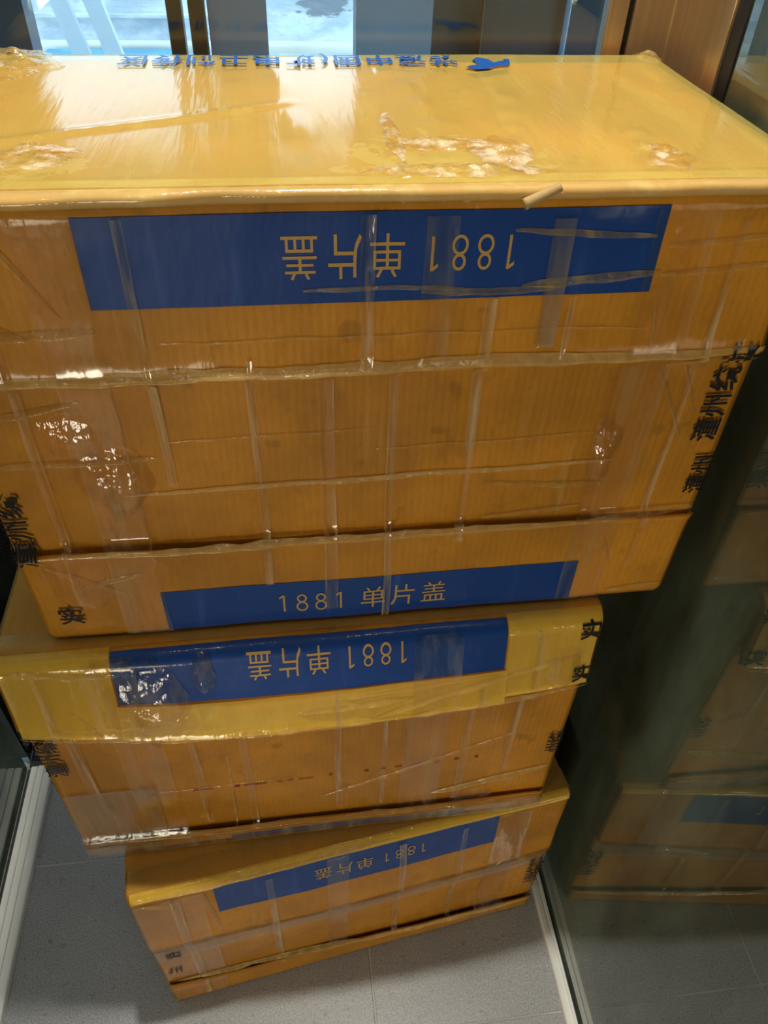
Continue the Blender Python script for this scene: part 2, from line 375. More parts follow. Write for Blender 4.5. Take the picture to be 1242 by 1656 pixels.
# shell round the car and the landing behind the photographer
for nm, a in (('wall_shaft_right', (0.80, 0.88, -2.0, 0.86, -0.06, 2.95)), ('wall_shaft_left', (-1.38, -1.30, -2.0, 0.86, -0.06, 2.95))):
    tag(slab(nm, *a, M['dark_wall']), kind='structure')
tag(slab('wall_front', -1.38, 0.88, -2.08, -2.0, -0.06, 2.95, M['lobby']), kind='structure')
tag(slab('ceiling_landing', -1.38, 0.88, -2.08, 0.90, 2.95, 3.03, M['lobby']), kind='structure')

for nm, x0, x1 in (('wall_shaft_back_left', -1.38, -0.56), ('wall_shaft_back_right', 0.41, 0.88)):
    tag(slab(nm, x0, x1, 0.86, 0.94, -0.06, 1.55, M['dark_wall']), kind='structure')

# cladding panels and posts behind the back glass (about half a metre away)
def panel(name, x0, x1, y0, y1, mat, label, cat):
    t = empty(name, ((x0 + x1) / 2, (y0 + y1) / 2, -0.5)); w = (x1 - x0) / 2; d = (y1 - y0) / 2
    slab('face_panel', -w, w, -d, -d + 0.004, 0.0, 3.2, mat, t, 0.001)
    slab('core', -w + 0.002, w - 0.002, -d + 0.0042, d, 0.0, 3.2, M['slate'], t)
    tag(t, label, cat); return t
panel('cladding_panel', -0.56, -0.336, 1.30, 1.36, M['slate'], 'dark slate cladding panel at far left behind the glass', 'panel')
panel('cladding_panel', -0.087, -0.004, 1.30, 1.36, M['grey'], 'narrow grey cladding panel just right of two brown posts', 'panel')
panel('cladding_panel', 0.123, 0.236, 1.30, 1.36, M['bluegrey'], 'blue grey cladding panel right of the second bright gap', 'panel')
panel('cladding_panel', 0.238, 0.434, 1.30, 1.36, M['charcoal'], 'wide charcoal cladding panel with a thin brown strip', 'panel')
panel('cladding_panel', 0.441, 0.80, 1.30, 1.36, M['slate'], 'near black cladding panel beside the bronze corner post', 'panel')
def post(x0, x1, y0, y1, mat, name, label, cat):
    tag(slab(name, x0, x1, y0, y1, -0.5, 2.7, mat, None, 0.002), label, cat)
post(-0.142, -0.121, 1.28, 1.31, M['brownsteel'], 'steel_post', 'slim brown steel post, left one of the close pair', 'post')
post(-0.112, -0.090, 1.28, 1.31, M['brownsteel'], 'steel_post', 'slim brown steel post touching the narrow grey panel', 'post')
post(0.302, 0.309, 1.285, 1.299, M['brownsteel'], 'cover_strip', 'thin brown strip running up the charcoal panel', 'strip')
post(0.4345, 0.4405, 1.29, 1.32, M['blueline'], 'cover_strip', 'thin pale blue strip at the right edge of charcoal panel', 'strip')
# unseen header, added above the bright gaps to cut their reflection
tag(slab('trim_2', -0.56, 0.80, 1.24, 1.275, 1.44, 2.95, M['slate'], None, 0.002), kind='structure')
# the yard outside
ow = slab('wall_outside', -3.0, 2.6, 3.2, 3.3, -1.0, 1.6, M['outer']); tag(ow, kind='structure')
slab('ledge_board', -3.0, -0.02, 3.17, 3.1995, 0.800, 0.811, M['outer'], ow, 0.002)
tag(slab('ground_outside', -3.0, 2.6, 0.95, 3.2, -1.1, -1.0, M['outer']), kind='structure')
def tube(name, a, b, r, mat, parent=None, k=20):
    a = Vector(a); b = Vector(b); d = (b - a).normalized(); x = d.orthogonal().normalized(); y = d.cross(x)
    V = []; F = []
    for P in (a, b):
        for i in range(k): V.append(P + (x * math.cos(2 * math.pi * i / k) + y * math.sin(2 * math.pi * i / k)) * r)
    F = [(i, (i + 1) % k, k + (i + 1) % k, k + i) for i in range(k)] + [tuple(range(k))[::-1], tuple(range(k, 2 * k))]
    return mesh(name, V, F, mat, parent, True)
pp = empty('wall_pipe', (-0.2, 3.0, 0.752)); tag(pp, 'cream pipe running level along the pale wall outside', 'pipe')
tube('pipe_run', (-2.5, 0, 0), (2.4, 0, 0), 0.018, M['pipe'], pp)
for x in (-0.95, 0.75):
    tube('pipe_collar', (x, 0, 0), (x + 0.035, 0, 0), 0.021, M['pipe'], pp)
    slab('bracket', x + 0.1, x + 0.12, -0.02, 0.198, -0.024, -0.0185, M['alu'], pp)
t = empty('slanting_frame', (-0.15, 2.4, -0.95)); tag(t, 'white slanting frame of two parallel bars outside the left gap', 'frame')
def bar_x(z, xa): return xa + 0.15 + (1.935 - z) * 0.254
for xa in (-0.5285, -0.445):
    V = []
    for z in (0.05, 2.4):
        for (dx, dy) in ((-0.0225, -0.012), (0.0225, -0.012), (0.0225, 0.012), (-0.0225, 0.012)): V.append((bar_x(z, xa) + dx, dy, z))
    mesh('bar', V, [(0, 1, 5, 4), (1, 2, 6, 5), (2, 3, 7, 6), (3, 0, 4, 7), (3, 2, 1, 0), (4, 5, 6, 7)], M['whitebar'], t)
slab('foot_rail', 0.02, 0.35, -0.05, 0.05, -0.05, 0.0495, M['whitebar'], t, 0.002)
slab('head_rail', bar_x(2.4, -0.5285) - 0.04, bar_x(2.4, -0.445) + 0.04, -0.02, 0.02, 2.4005, 2.44, M['whitebar'], t, 0.002)
bs = slab('blue_sheet', -0.72, -0.30, 2.80, 2.95, -1.0, 0.757, M['bluesheet'], None, 0.006)
tag(bs, 'bright blue sheet lying under the pipe outside', 'sheet')

# ================================================================== the cartons
def glyph(ch, size, bold=0.0):
    """triangles of one character, lower left at 0,0; digits are drawn from strokes"""
    if ch in '18':
        V = []; F = []
        def ring(cx, cy, rx, ry, w, k=28):
            o = len(V)
            for i in range(k):
                a = 2 * math.pi * i / k
                V.append((cx + rx * math.cos(a), cy + ry * math.sin(a))); V.append((cx + (rx - w) * math.cos(a), cy + (ry - w) * math.sin(a)))
            for i in range(k):
                j = (i + 1) % k; F.append((o + 2 * i, o + 2 * j, o + 2 * j + 1, o + 2 * i + 1))
        if ch == '8':
            ring(0.27, 0.19, 0.215, 0.215, 0.068); ring(0.27, 0.545, 0.18, 0.185, 0.068)
        else:
            V += [(0.27, 0), (0.345, 0), (0.345, 0.73), (0.27, 0.73)]; F.append((0, 1, 2, 3))
            V += [(0.27, 0.73), (0.27, 0.635), (0.14, 0.56), (0.14, 0.645)]; F.append((4, 7, 6, 5))
        return [(x * size, y * size) for x, y in V], F, 0.56 * size
    c = bpy.data.curves.new('glyph', 'FONT'); c.body = ch; c.size = size; c.resolution_u = 2; c.offset = bold
    o = bpy.data.objects.new('glyph', c); COL.objects.link(o); bpy.context.view_layer.update()
    ev = o.evaluated_get(bpy.context.evaluated_depsgraph_get()); me = ev.to_mesh()
    V = [(v.co.x, v.co.y) for v in me.vertices]; F = [tuple(p.vertices) for p in me.polygons]
    ev.to_mesh_clear(); bpy.data.objects.remove(o); bpy.data.curves.remove(c)
    return V, F, 1.0 * size
def line_of_text(txt, size, gap=0.0, squash=1.0, bold=0.0):
    V = []; F = []; x = 0
    for ch in txt:
        if ch == ' ': x += 0.3 * size; continue
        v, f, adv = glyph(ch, size, bold)
        o = len(V)
        V += [(x + a * squash, b) for a, b in v]; F += [tuple(i + o for i in q) for q in f]
        x += adv * squash + gap
    return V, F, x - gap
def stamp(name, V, F, place, mat, parent, maxlen=0.006):
    """lay flat glyph triangles onto a surface: place(x, y) -> Vector"""
    bm = bmesh.new()
    vs = [bm.verts.new((x, y, 0)) for x, y in V]
    for f in F:
        try: bm.faces.new([vs[i] for i in f])
        except ValueError: pass
    for _ in range(3):
        es = [e for e in bm.edges if e.calc_length() > maxlen]
        if not es: break
        bmesh.ops.subdivide_edges(bm, edges=es, cuts=1)
    bmesh.ops.triangulate(bm, faces=bm.faces)
    for v in bm.verts: v.co = place(v.co.x, v.co.y)
    o = bobj(name, bm, mat, parent)
    return o

def carton(idx, loc, rz, W, H, D, cfg, label):
    T = empty('cardboard_box', loc, rz)
    tag(T, label, 'box', 'stacked cardboard boxes')
    CM = M['carton%d' % idx]; sd = idx * 11.3
    kb, kl = cfg['kb'], cfg['kl']; lean = cfg['lean']; lip = cfg['lip']; hw = W / 2
    REC = 0.0055
    # ---- body: closed rounded carton, its front wall set back behind the flaps
    def bulge(p, n):
        a = 0.0022 * nz(p.x * 5 + sd, p.y * 5, p.z * 5) + 0.0008 * nz(p.x * 17 + sd, p.y * 17, p.z * 17)
        return p + n * a
    bm = bmesh.new(); y0 = 0.0075; rr = cfg.get('rr', 0.006)
    nu, nv, nk = 40, 22, 28
    idxm = {}
    def vert(i, j, k):
        key = (i, j, k)
        if key in idxm: return idxm[key]
        p = Vector((-hw + W * i / nu, y0 + (D - y0) * j / nv, 0.0015 + (H - 0.003) * k / nk))
        c = Vector((min(max(p.x, -hw + rr), hw - rr), min(max(p.y, y0 + rr), D - rr), min(max(p.z, 0.0015 + rr), H - 0.0015 - rr)))
        d = p - c
        nrm = d.normalized() if d.length > 1e-9 else Vector((0, 0, 0))
        if d.length > 1e-9: p = c + nrm * rr
        p = bulge(p, nrm)
        for (cx, cy, cz, amt, rad) in cfg.get('dents', ()):
            dd = (p - Vector((cx, cy, cz))).length
            if dd < rad: p += (Vector((0, D / 2, H / 2)) - p).normalized() * amt * (1 - dd / rad) ** 2 * (1 + 0.5 * nz(p.x * 60, p.y * 60, p.z * 60))
        if k == 0: p.z = max(p.z, 0.0008)
        idxm[key] = bm.verts.new(p); return idxm[key]
    for i in range(nu):
        for j in range(nv):
            for k, fl_ in ((0, True), (nk, False)):
                q = [vert(i, j, k), vert(i + 1, j, k), vert(i + 1, j + 1, k), vert(i, j + 1, k)]; bm.faces.new(q[::-1] if fl_ else q)
        for k in range(nk):
            for j, fl_ in ((0, False), (nv, True)):
                q = [vert(i, j, k), vert(i + 1, j, k), vert(i + 1, j, k + 1), vert(i, j, k + 1)]; bm.faces.new(q[::-1] if fl_ else q)
    for j in range(nv):
        for k in range(nk):
            for i, fl_ in ((0, True), (nu, False)):
                q = [vert(i, j, k), vert(i, j + 1, k), vert(i, j + 1, k + 1), vert(i, j, k + 1)]; bm.faces.new(q[::-1] if fl_ else q)
    bobj('carton_body', bm, CM, T, True)
    # ---- surface functions of the front
    def wav(u, k): return 0.0016 * nz(u * 9 + sd, k * 9, 1.7) + 0.0006 * nz(u * 30 + sd, k * 30, 4.1)
    def endr(u):                                   # sheets curl back at the vertical box edges
        e = max(0.0, abs(u) - (hw - 0.009)) / 0.009
        return 0.006 * e * e
    FR = cfg.get('fold', 0.0)
    def up_y(u, k):
        q = max(0.0, min(1.0, (H - k) / (H - kb)))
        prof = 1 - 0.75 * (2 * u / W) ** 2
        y = -lean * prof * q ** cfg.get('leanpow', 1.0)
        y -= cfg['flare'] * math.exp(-(max(0, k - edge_b(u)) / 0.012)) * (0.7 + 0.6 * nz(u * 5 + sd, 2.0))
        if FR and k > H - FR: y += FR - math.sqrt(max(0.0, FR * FR - (k - H + FR) ** 2))
        return y + wav(u, k) + endr(u)
    def lo_y(u, k):
        return -0.0035 * math.exp(-(max(0, edge_l(u) - k) / 0.008)) + wav(u, k + 3) + endr(u) + 0.004 * max(0, 1 - (k + .001) / 0.008) ** 2
    def in_y(u, k): return REC + 0.5 * wav(u, k + 7) + endr(u) * 0.3
    def edge_b(u): return kb + 0.0025 * nz(u * 6 + sd, 8.0) + cfg.get('kbcurve', 0) * (2 * u / W) ** 2
    def edge_l(u): return kl + 0.003 * nz(u * 5 + sd, 12.0) + cfg.get('klslope', 0) * u
    def front_y(u, k):                             # outermost front surface, bridged over the steps
        a = up_y(u, k); b = in_y(u, k); c = lo_y(u, k) if k < kl + 0.02 else b
        s1 = sstep(kb - 0.012, kb - 0.001, k); s2 = sstep(kl + 0.012, kl + 0.001, k)
        if k > (kb + kl) / 2: return a * s1 + b * (1 - s1)
        return c * s2 + b * (1 - s2)
    # ---- upper flap: rolls over the top edge and hangs down the front
    us = [-hw + 0.002 + (W - 0.004) * i / 90 for i in range(91)]
    rows = []
    lipv = [lip * (0.75 + 0.5 * nz(u * 7 + sd, 21.0) + 0.25 * nz(u * 25 + sd, 3.0)) for u in us]
    profile = [(0.030, 0.0003, 0), (0.018, 0.0014, 0), (0.006, 0.0026, 0), (0, 0.0028, 0.6), (0, 0.0016, 0.9), (0, -0.0012, 1.0), (0, -0.0035, 0.85), (0, -0.0055, 0.4), (0, -0.009, 0.05), (0, -0.012, 0.0)]
    if FR:
        rows.append([Vector((u, 0.040, H - 0.001)) for u in us]); rows.append([Vector((u, FR + 0.004, H + 0.0004)) for u in us])
        ks = [H - FR + FR * math.cos(a * math.pi / 2 / 7) for a in range(1, 8)]
        k0 = H - FR
    else:
        for (yy, dz, lf) in profile:
            rows.append([Vector((u, yy + (endr(u) if yy < .01 else 0) - lipv[i] * lf + wav(u, H) * (1 if yy < .01 else 0), H + dz - 0.0015)) for i, u in enumerate(us)])
        ks = []; k0 = H - 0.012
    for k in ks: rows.append([Vector((u, up_y(u, k), k)) for u in us])
    nr = 34
    for j in range(1, nr + 1):
        rows.append([Vector((u, up_y(u, k0 + (edge_b(u) - k0) * j / nr), k0 + (edge_b(u) - k0) * j / nr)) for u in us])
    rows = rows[::-1]
    sheet('upper_flap', rows, 0.0040, CM, T)
    # ---- tape pulled over the top front edge
    if FR:
        for (ua, ub) in cfg.get('foldtape', ()):
            rr_ = []
            for a_ in range(9):
                an = math.pi / 2 * (1 - a_ / 8); R_ = FR + 0.0014
                rr_.append([Vector((u, FR - R_ * math.sin(an) + (up_y(u, H - FR)) * math.sin(an), H - FR + R_ * math.cos(an))) for u in [ua + (ub - ua) * i / 40 for i in range(41)]])
            sheet('packing_tape', rr_, 0.0, M['film_lit_flap'], T)
    else:
        rr_ = [[Vector((u, yy + (endr(u) if yy < .01 else 0) - (lipv[i] + 0.0012) * lf + wav(u, H) * (1 if yy < .01 else 0), H + dz + (0.0014 if dz > -0.003 else 0.0) - 0.0015)) for i, u in enumerate(us)] for (yy, dz, lf) in profile[1:8]][::-1]
        sheet('packing_tape', rr_, 0.0, M['film_lip'], T)
    # ---- set-back middle panel and lower flap
    rows = [[Vector((u, in_y(u, kl - 0.02 + (kb - kl + 0.05) * j / 24), kl - 0.02 + (kb - kl + 0.05) * j / 24)) for u in us] for j in range(25)]
    sheet('inner_panel', rows, 0.0012, CM, T)
    rows = [[Vector((u, lo_y(u, 0.0005 + (edge_l(u) - 0.0005) * j / 16), 0.0005 + (edge_l(u) - 0.0005) * j / 16)) for u in us] for j in range(17)]
    sheet('lower_flap', rows, 0.0035, CM, T)
    # ---- blue bands with lettering
    def band(u0, u1, k0, k1, yf, name='label_band', txt=None, tu=None, flip=False, off=0.0006):
        pts = [[Vector((u0 + (u1 - u0) * i / 70, 0, k0 + (k1 - k0) * (1 - (1 - j / 24) ** 1.6))) for i in range(71)] for j in range(25)]
        for r in pts:
            for v in r: v.y = yf(v.x, v.z) - off
        b = sheet(name, pts, 0.0, M['blue1'], T); b['label'] = 'printed blue band'
        if txt:
            V, F, w = line_of_text(txt, 0.0355 * tu[2], 0.0042 * tu[2])
            s = (tu[1] - tu[0]) / w
            def place(x, y):
                u = tu[0] + x * s; k = tu[3] + y
                if flip: u = tu[1] - x * s; k = tu[3] - y
                return Vector((u, yf(u, k) - off - 0.0005, k))
            stamp('lettering', V, F, place, M['ink'], b)
        return b
    for b in cfg['bands']: band(*b[:4], {'up': up_y, 'lo': lo_y, 'in': in_y}[b[4]], txt=b[5], tu=b[6], flip=b[7])
    # ---- black carton marks that run up the box edges
    for (txt, u, k, size, turn) in cfg['marks']:
        V, F, w = line_of_text(txt, size, 0.001, 1.0, size * 0.018)
        def place(x, y, u=u, k=k, turn=turn):
            if turn == 90: uu, kk = u - y, k + x
            elif turn == -90: uu, kk = u + y, k - x
            elif turn == 180: uu, kk = u - x, k - y
            else: uu, kk = u + x, k + y
            uu = max(-hw + 0.002, min(hw - 0.002, uu))
            return Vector((uu, front_y(uu, kk) - 0.0036, kk))
        stamp('ink_mark', V, F, place, M['black_ink'], T, 0.004)
    for (u, k, du, dk) in cfg.get('red', ()):
        V = [(0, 0), (du, 0), (du, dk), (0, dk)]
        stamp('red_dash', V, [(0, 1, 2, 3)], lambda x, y, u=u, k=k: Vector((u + x, front_y(u + x, k + y) - 0.0013, k + y)), M['red_ink'], T, 0.004)
    # ---- clear tape over the front
    def ridges(u, k, segs):
        h = 0
        for (a, b, c, d, ht, wd_) in segs:
            ex, ey = c - a, d - b; L2 = ex * ex + ey * ey
            t = max(0, min(1, ((u - a) * ex + (k - b) * ey) / L2))
            dd = math.hypot(u - a - ex * t, k - b - ey * t - 0.002 * nz(t * 9 + sd, a * 30, b * 30)) / wd_
            if dd < 3: h += ht * math.exp(-dd * dd) * (1 - abs(2 * t - 1) ** 6)
        return h
    def crease(a, b, c, d, ht, wd_, mat='crease'):
        """a fold standing off the surface: its upper flank is a shelf, its lower one turns under"""
        L = math.hypot(c - a, d - b); n_ = max(14, int(L / 0.004)); nx, nk_ = -(d - b) / L, (c - a) / L
        if nk_ < 0: nx, nk_ = -nx, -nk_
        rows = []
        for (q, hh) in ((-0.55, 0.0), (-0.42, 0.45), (-0.22, 0.92), (0.0, 1.0), (0.25, 0.8), (0.6, 0.38), (1.0, 0.08), (1.25, 0.0)):
            r = []
            for i in range(n_ + 1):
                t = i / n_; am = (1 - abs(2 * t - 1) ** 4) * (0.65 + 0.7 * abs(nz(t * L * 26 + a * 40, sd, b * 9))) 
                wob = 0.0022 * nz(t * L * 14 + a * 30, sd, b * 30) + 0.0008 * nz(t * L * 60, a * 9, sd)
                w_ = wd_ * 0.72 * (0.35 + 0.65 * am)
                u = a + (c - a) * t + nx * (q * w_ + wob); k = b + (d - b) * t + nk_ * (q * w_ + wob)
                u = max(-hw + 0.001, min(hw - 0.001, u))
                r.append(Vector((u, front_y(u, k) - 0.0016 - ht * hh * am, k)))
            rows.append(r)
        return sheet('tape_crease', rows, 0.0, M[mat], T)
    for seg in cfg.get('creases', ()): crease(*seg)
    def strip(u0, u1, k0, k1, mat, off, nuu, nkk, wob=0.0025, edge=0.0010):
        rows = []
        for j in range(nkk + 1):
            r = []
            for i in range(nuu + 1):
                a, b = i / nuu, j / nkk
                u = u0 + (u1 - u0) * a; k = k0 + (k1 - k0) * b
                u += wob * nz(k * 8 + u0 * 7, sd, 3.0) if (u1 - u0) < (k1 - k0) else 0
                k += wob * nz(u * 5 + k0 * 9, sd, 5.0) if (u1 - u0) >= (k1 - k0) else 0
                u = max(-hw + 0.003, min(hw - 0.003, u)); k = max(0.001, min(H - 0.001 if FR else H - 0.013, k))
                e = min(a * (u1 - u0), (1 - a) * (u1 - u0), b * (k1 - k0), (1 - b) * (k1 - k0))
                y = front_y(u, k) - off - edge * math.exp(-(e / 0.003) ** 2) - 0.0006 * (1 + nz(u * 30 + sd, k * 16, off * 999))
                r.append(Vector((u, y, k)))
            rows.append(r)
        return sheet('packing_tape', rows, 0.0, mat, T)
    for (u0, u1, k0, k1, mname, off) in cfg['tapes']:
        strip(u0, u1, k0, k1, M[mname], off, max(12, int((u1 - u0) / 0.006)), max(12, int((k1 - k0) / 0.005)))
    # ---- tape over the top
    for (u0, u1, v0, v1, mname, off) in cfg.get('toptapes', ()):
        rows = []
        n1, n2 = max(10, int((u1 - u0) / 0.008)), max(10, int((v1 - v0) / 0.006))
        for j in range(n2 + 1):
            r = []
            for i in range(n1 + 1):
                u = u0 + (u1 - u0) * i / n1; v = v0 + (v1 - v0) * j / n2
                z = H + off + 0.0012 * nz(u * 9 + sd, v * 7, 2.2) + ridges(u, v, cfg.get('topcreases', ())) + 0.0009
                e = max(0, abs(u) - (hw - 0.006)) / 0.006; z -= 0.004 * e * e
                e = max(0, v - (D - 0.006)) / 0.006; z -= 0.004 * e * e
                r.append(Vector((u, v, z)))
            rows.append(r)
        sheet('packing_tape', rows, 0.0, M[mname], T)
    # ---- crumpled tape bubbles
    for (u, k, ru, rk, amp) in cfg.get('bubbles', ()):
        rows = []
        for j in range(31):
            r = []
            for i in range(65):
                rad = 1 - j / 30; an = 2 * math.pi * i / 64
                wobr = 1 + 0.35 * nz(math.cos(an) * 1.6 + sd, math.sin(an) * 1.6, u * 9)
                a, b = rad * math.cos(an), rad * math.sin(an)
                uu = max(-hw + .003, min(hw - .003, u + ru * a * wobr)); kk = min(k + rk * b * wobr, H - 0.002); m_ = 1 - rad * rad
                h = abs(nz(uu * 150 + sd, kk * 26, 9)) * 1.0 + abs(nz(uu * 40, kk * 80 + sd, 4)) * 0.6
                r.append(Vector((uu, front_y(uu, kk) - 0.0030 - amp * m_ * (0.78 * (1 - b) + 0.20 * h), kk)))
            rows.append(r)
        sheet('crumpled_tape', rows, 0.0, M['film_wrinkle'], T)
    for (u, v, ru, rv, amp) in cfg.get('topbubbles', ()):
        rows = []
        for j in range(25):
            r = []
            for i in range(49):
                rad = 1 - j / 24; an = 2 * math.pi * i / 48
                wobr = 1 + 0.4 * nz(math.cos(an) * 1.6 + u * 40, math.sin(an) * 1.6, v * 9)
                uu = max(-hw + .001, min(hw - .001, u + ru * rad * math.cos(an) * wobr)); vv = max(-0.004, min(D - 0.001, v + rv * rad * math.sin(an) * wobr)); m_ = 1 - rad * rad
                h = abs(nz(uu * 90 + sd, vv * 60, 9)) * 1.1 + abs(nz(uu * 36, vv * 95 + sd, 4)) * 1.2
                r.append(Vector((uu, vv, H + 0.0034 + amp * m_ * (0.3 + 0.9 * h))))
            rows.append(r)
        sheet('crumpled_tape', rows, 0.0, M['crease' if abs(u) > 0.27 else 'film_torn'], T)
    return T, dict(up=up_y, front=front_y)

TXT = '1881 单片盖'
def up_band(k0=0.340, k1=0.3985, lift=0.0): return (-0.189, 0.195, k0, k1, 'up', TXT, (-0.064, 0.096, 0.92, k0 + 0.0445 + lift), True)

cfg0 = dict(kb=0.286, kl=0.112, lean=0.003, lip=0.0105, flare=0.005,
    bands=[up_band(0.3395, 0.4005), (-0.191, 0.203, 0.0005, 0.0575, 'lo', TXT, (-0.089, 0.076, 0.92, 0.017), False)],
    marks=[('潼州统实', 0.292, 0.196, 0.0245, 90), ('实', 0.2995, 0.345, 0.022, 90), ('潼州', 0.302, 0.136, 0.0225, 90), ('潼州统', -0.284, 0.105, 0.0245, 90), ('实', -0.285, 0.028, 0.024, 0)],
    creases=[(-0.302, 0.287, 0.302, 0.289, 0.0060, 0.0070, 'crease_pale'), (-0.29, 0.112, 0.20, 0.114, 0.0040, 0.0055, 'crease_pale'), (0.18, 0.112, 0.30, 0.120, 0.003, 0.004),
             (-0.30, 0.246, -0.215, 0.262, 0.004, 0.004), (-0.30, 0.206, -0.17, 0.208, 0.005, 0.004), (-0.30, 0.349, -0.235, 0.318, 0.007, 0.006), (-0.30, 0.316, -0.19, 0.323, 0.007, 0.006),
             (-0.20, 0.171, 0.21, 0.179, 0.0040, 0.0032, 'crease_pale'), (0.10, 0.160, 0.205, 0.152, 0.005, 0.004), (0.03, 0.345, 0.13, 0.345, 0.005, 0.004), (0.10, 0.346, 0.20, 0.353, 0.006, 0.005), (-0.05, 0.349, 0.06, 0.348, 0.003, 0.003),
             (0.10, 0.122, 0.19, 0.128, 0.003, 0.003), (0.23, 0.272, 0.30, 0.282, 0.004, 0.005), (0.20, 0.352, 0.285, 0.358, 0.004, 0.004), (0.09, 0.386, 0.19, 0.379, 0.003, 0.004), (0.20, 0.372, 0.29, 0.378, 0.003, 0.004),
             (-0.245, 0.395, -0.21, 0.335, 0.003, 0.003), (0.225, 0.27, 0.262, 0.20, 0.003, 0.003), (0.245, 0.272, 0.268, 0.225, 0.002, 0.003), (-0.28, 0.10, -0.22, 0.06, 0.003, 0.003), (-0.26, 0.07, -0.20, 0.085, 0.003, 0.003), (0.24, 0.012, 0.295, 0.018, 0.004, 0.004), (0.22, 0.09, 0.235, 0.05, 0.003, 0.003),
             (-0.19, 0.1, -0.192, 0.29, 0.0015, 0.002), (0.207, 0.29, 0.2, 0.34, 0.002, 0.002), (-0.16, 0.222, 0.0, 0.226, 0.001, 0.0015), (0.0, 0.205, 0.19, 0.21, 0.0012, 0.0015), (-0.15, 0.314, 0.2, 0.312, 0.001, 0.0015)],
    tapes=[(-0.228, -0.186, 0.006, 0.398, 'film', 0.0020), (0.187, 0.232, 0.006, 0.398, 'film', 0.0022), (0.03, 0.052, 0.29, 0.398, 'film', 0.0024), (-0.042, -0.030, 0.02, 0.28, 'film_streak', 0.002), (0.115, 0.130, 0.30, 0.395, 'film_grey', 0.0024), (-0.095, -0.088, 0.06, 0.30, 'film_streak', 0.002), (0.012, 0.019, 0.0, 0.30, 'film_streak', 0.002), (0.075, 0.084, 0.10, 0.34, 'film_streak', 0.002), (-0.165, -0.158, 0.18, 0.40, 'film_streak', 0.002), (-0.012, -0.002, 0.29, 0.40, 'film_streak', 0.003), (0.135, 0.141, 0.29, 0.34, 'film_streak', 0.003), (0.248, 0.255, 0.05, 0.39, 'film_streak', 0.002), (-0.262, -0.254, 0.05, 0.39, 'film_streak', 0.002)],
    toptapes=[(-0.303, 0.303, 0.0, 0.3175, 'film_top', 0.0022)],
    topcreases=[(-0.30, 0.06, -0.04, 0.17, 0.0016, 0.004), (0.03, 0.30, 0.062, 0.10, 0.0025, 0.003), (-0.06, 0.31, -0.04, 0.05, 0.0025, 0.003), (0.13, 0.20, 0.10, 0.06, 0.002, 0.003), (0.2, 0.10, 0.18, 0.01, 0.003, 0.003)],
    bubbles=[(-0.203, 0.190, 0.030, 0.036, 0.0110), (0.196, 0.190, 0.014, 0.036, 0.009), (-0.255, 0.08, 0.03, 0.035, 0.005), (-0.228, 0.235, 0.03, 0.02, 0.005)],
    topbubbles=[(-0.285, 0.285, 0.045, 0.05, 0.007), (0.292, 0.305, 0.012, 0.014, 0.005), (0.02, 0.085, 0.006, 0.05, 0.003), (0.05, 0.07, 0.03, 0.014, 0.003), (0.09, 0.055, 0.02, 0.03, 0.003), (0.055, 0.02, 0.06, 0.014, 0.003), (0.20, 0.04, 0.02, 0.025, 0.004), (-0.215, 0.055, 0.03, 0.025, 0.002)],
    dents=[(0.305, 0.318, 0.414, 0.006, 0.02), (0.3, 0.0, 0.0, 0.01, 0.03)])
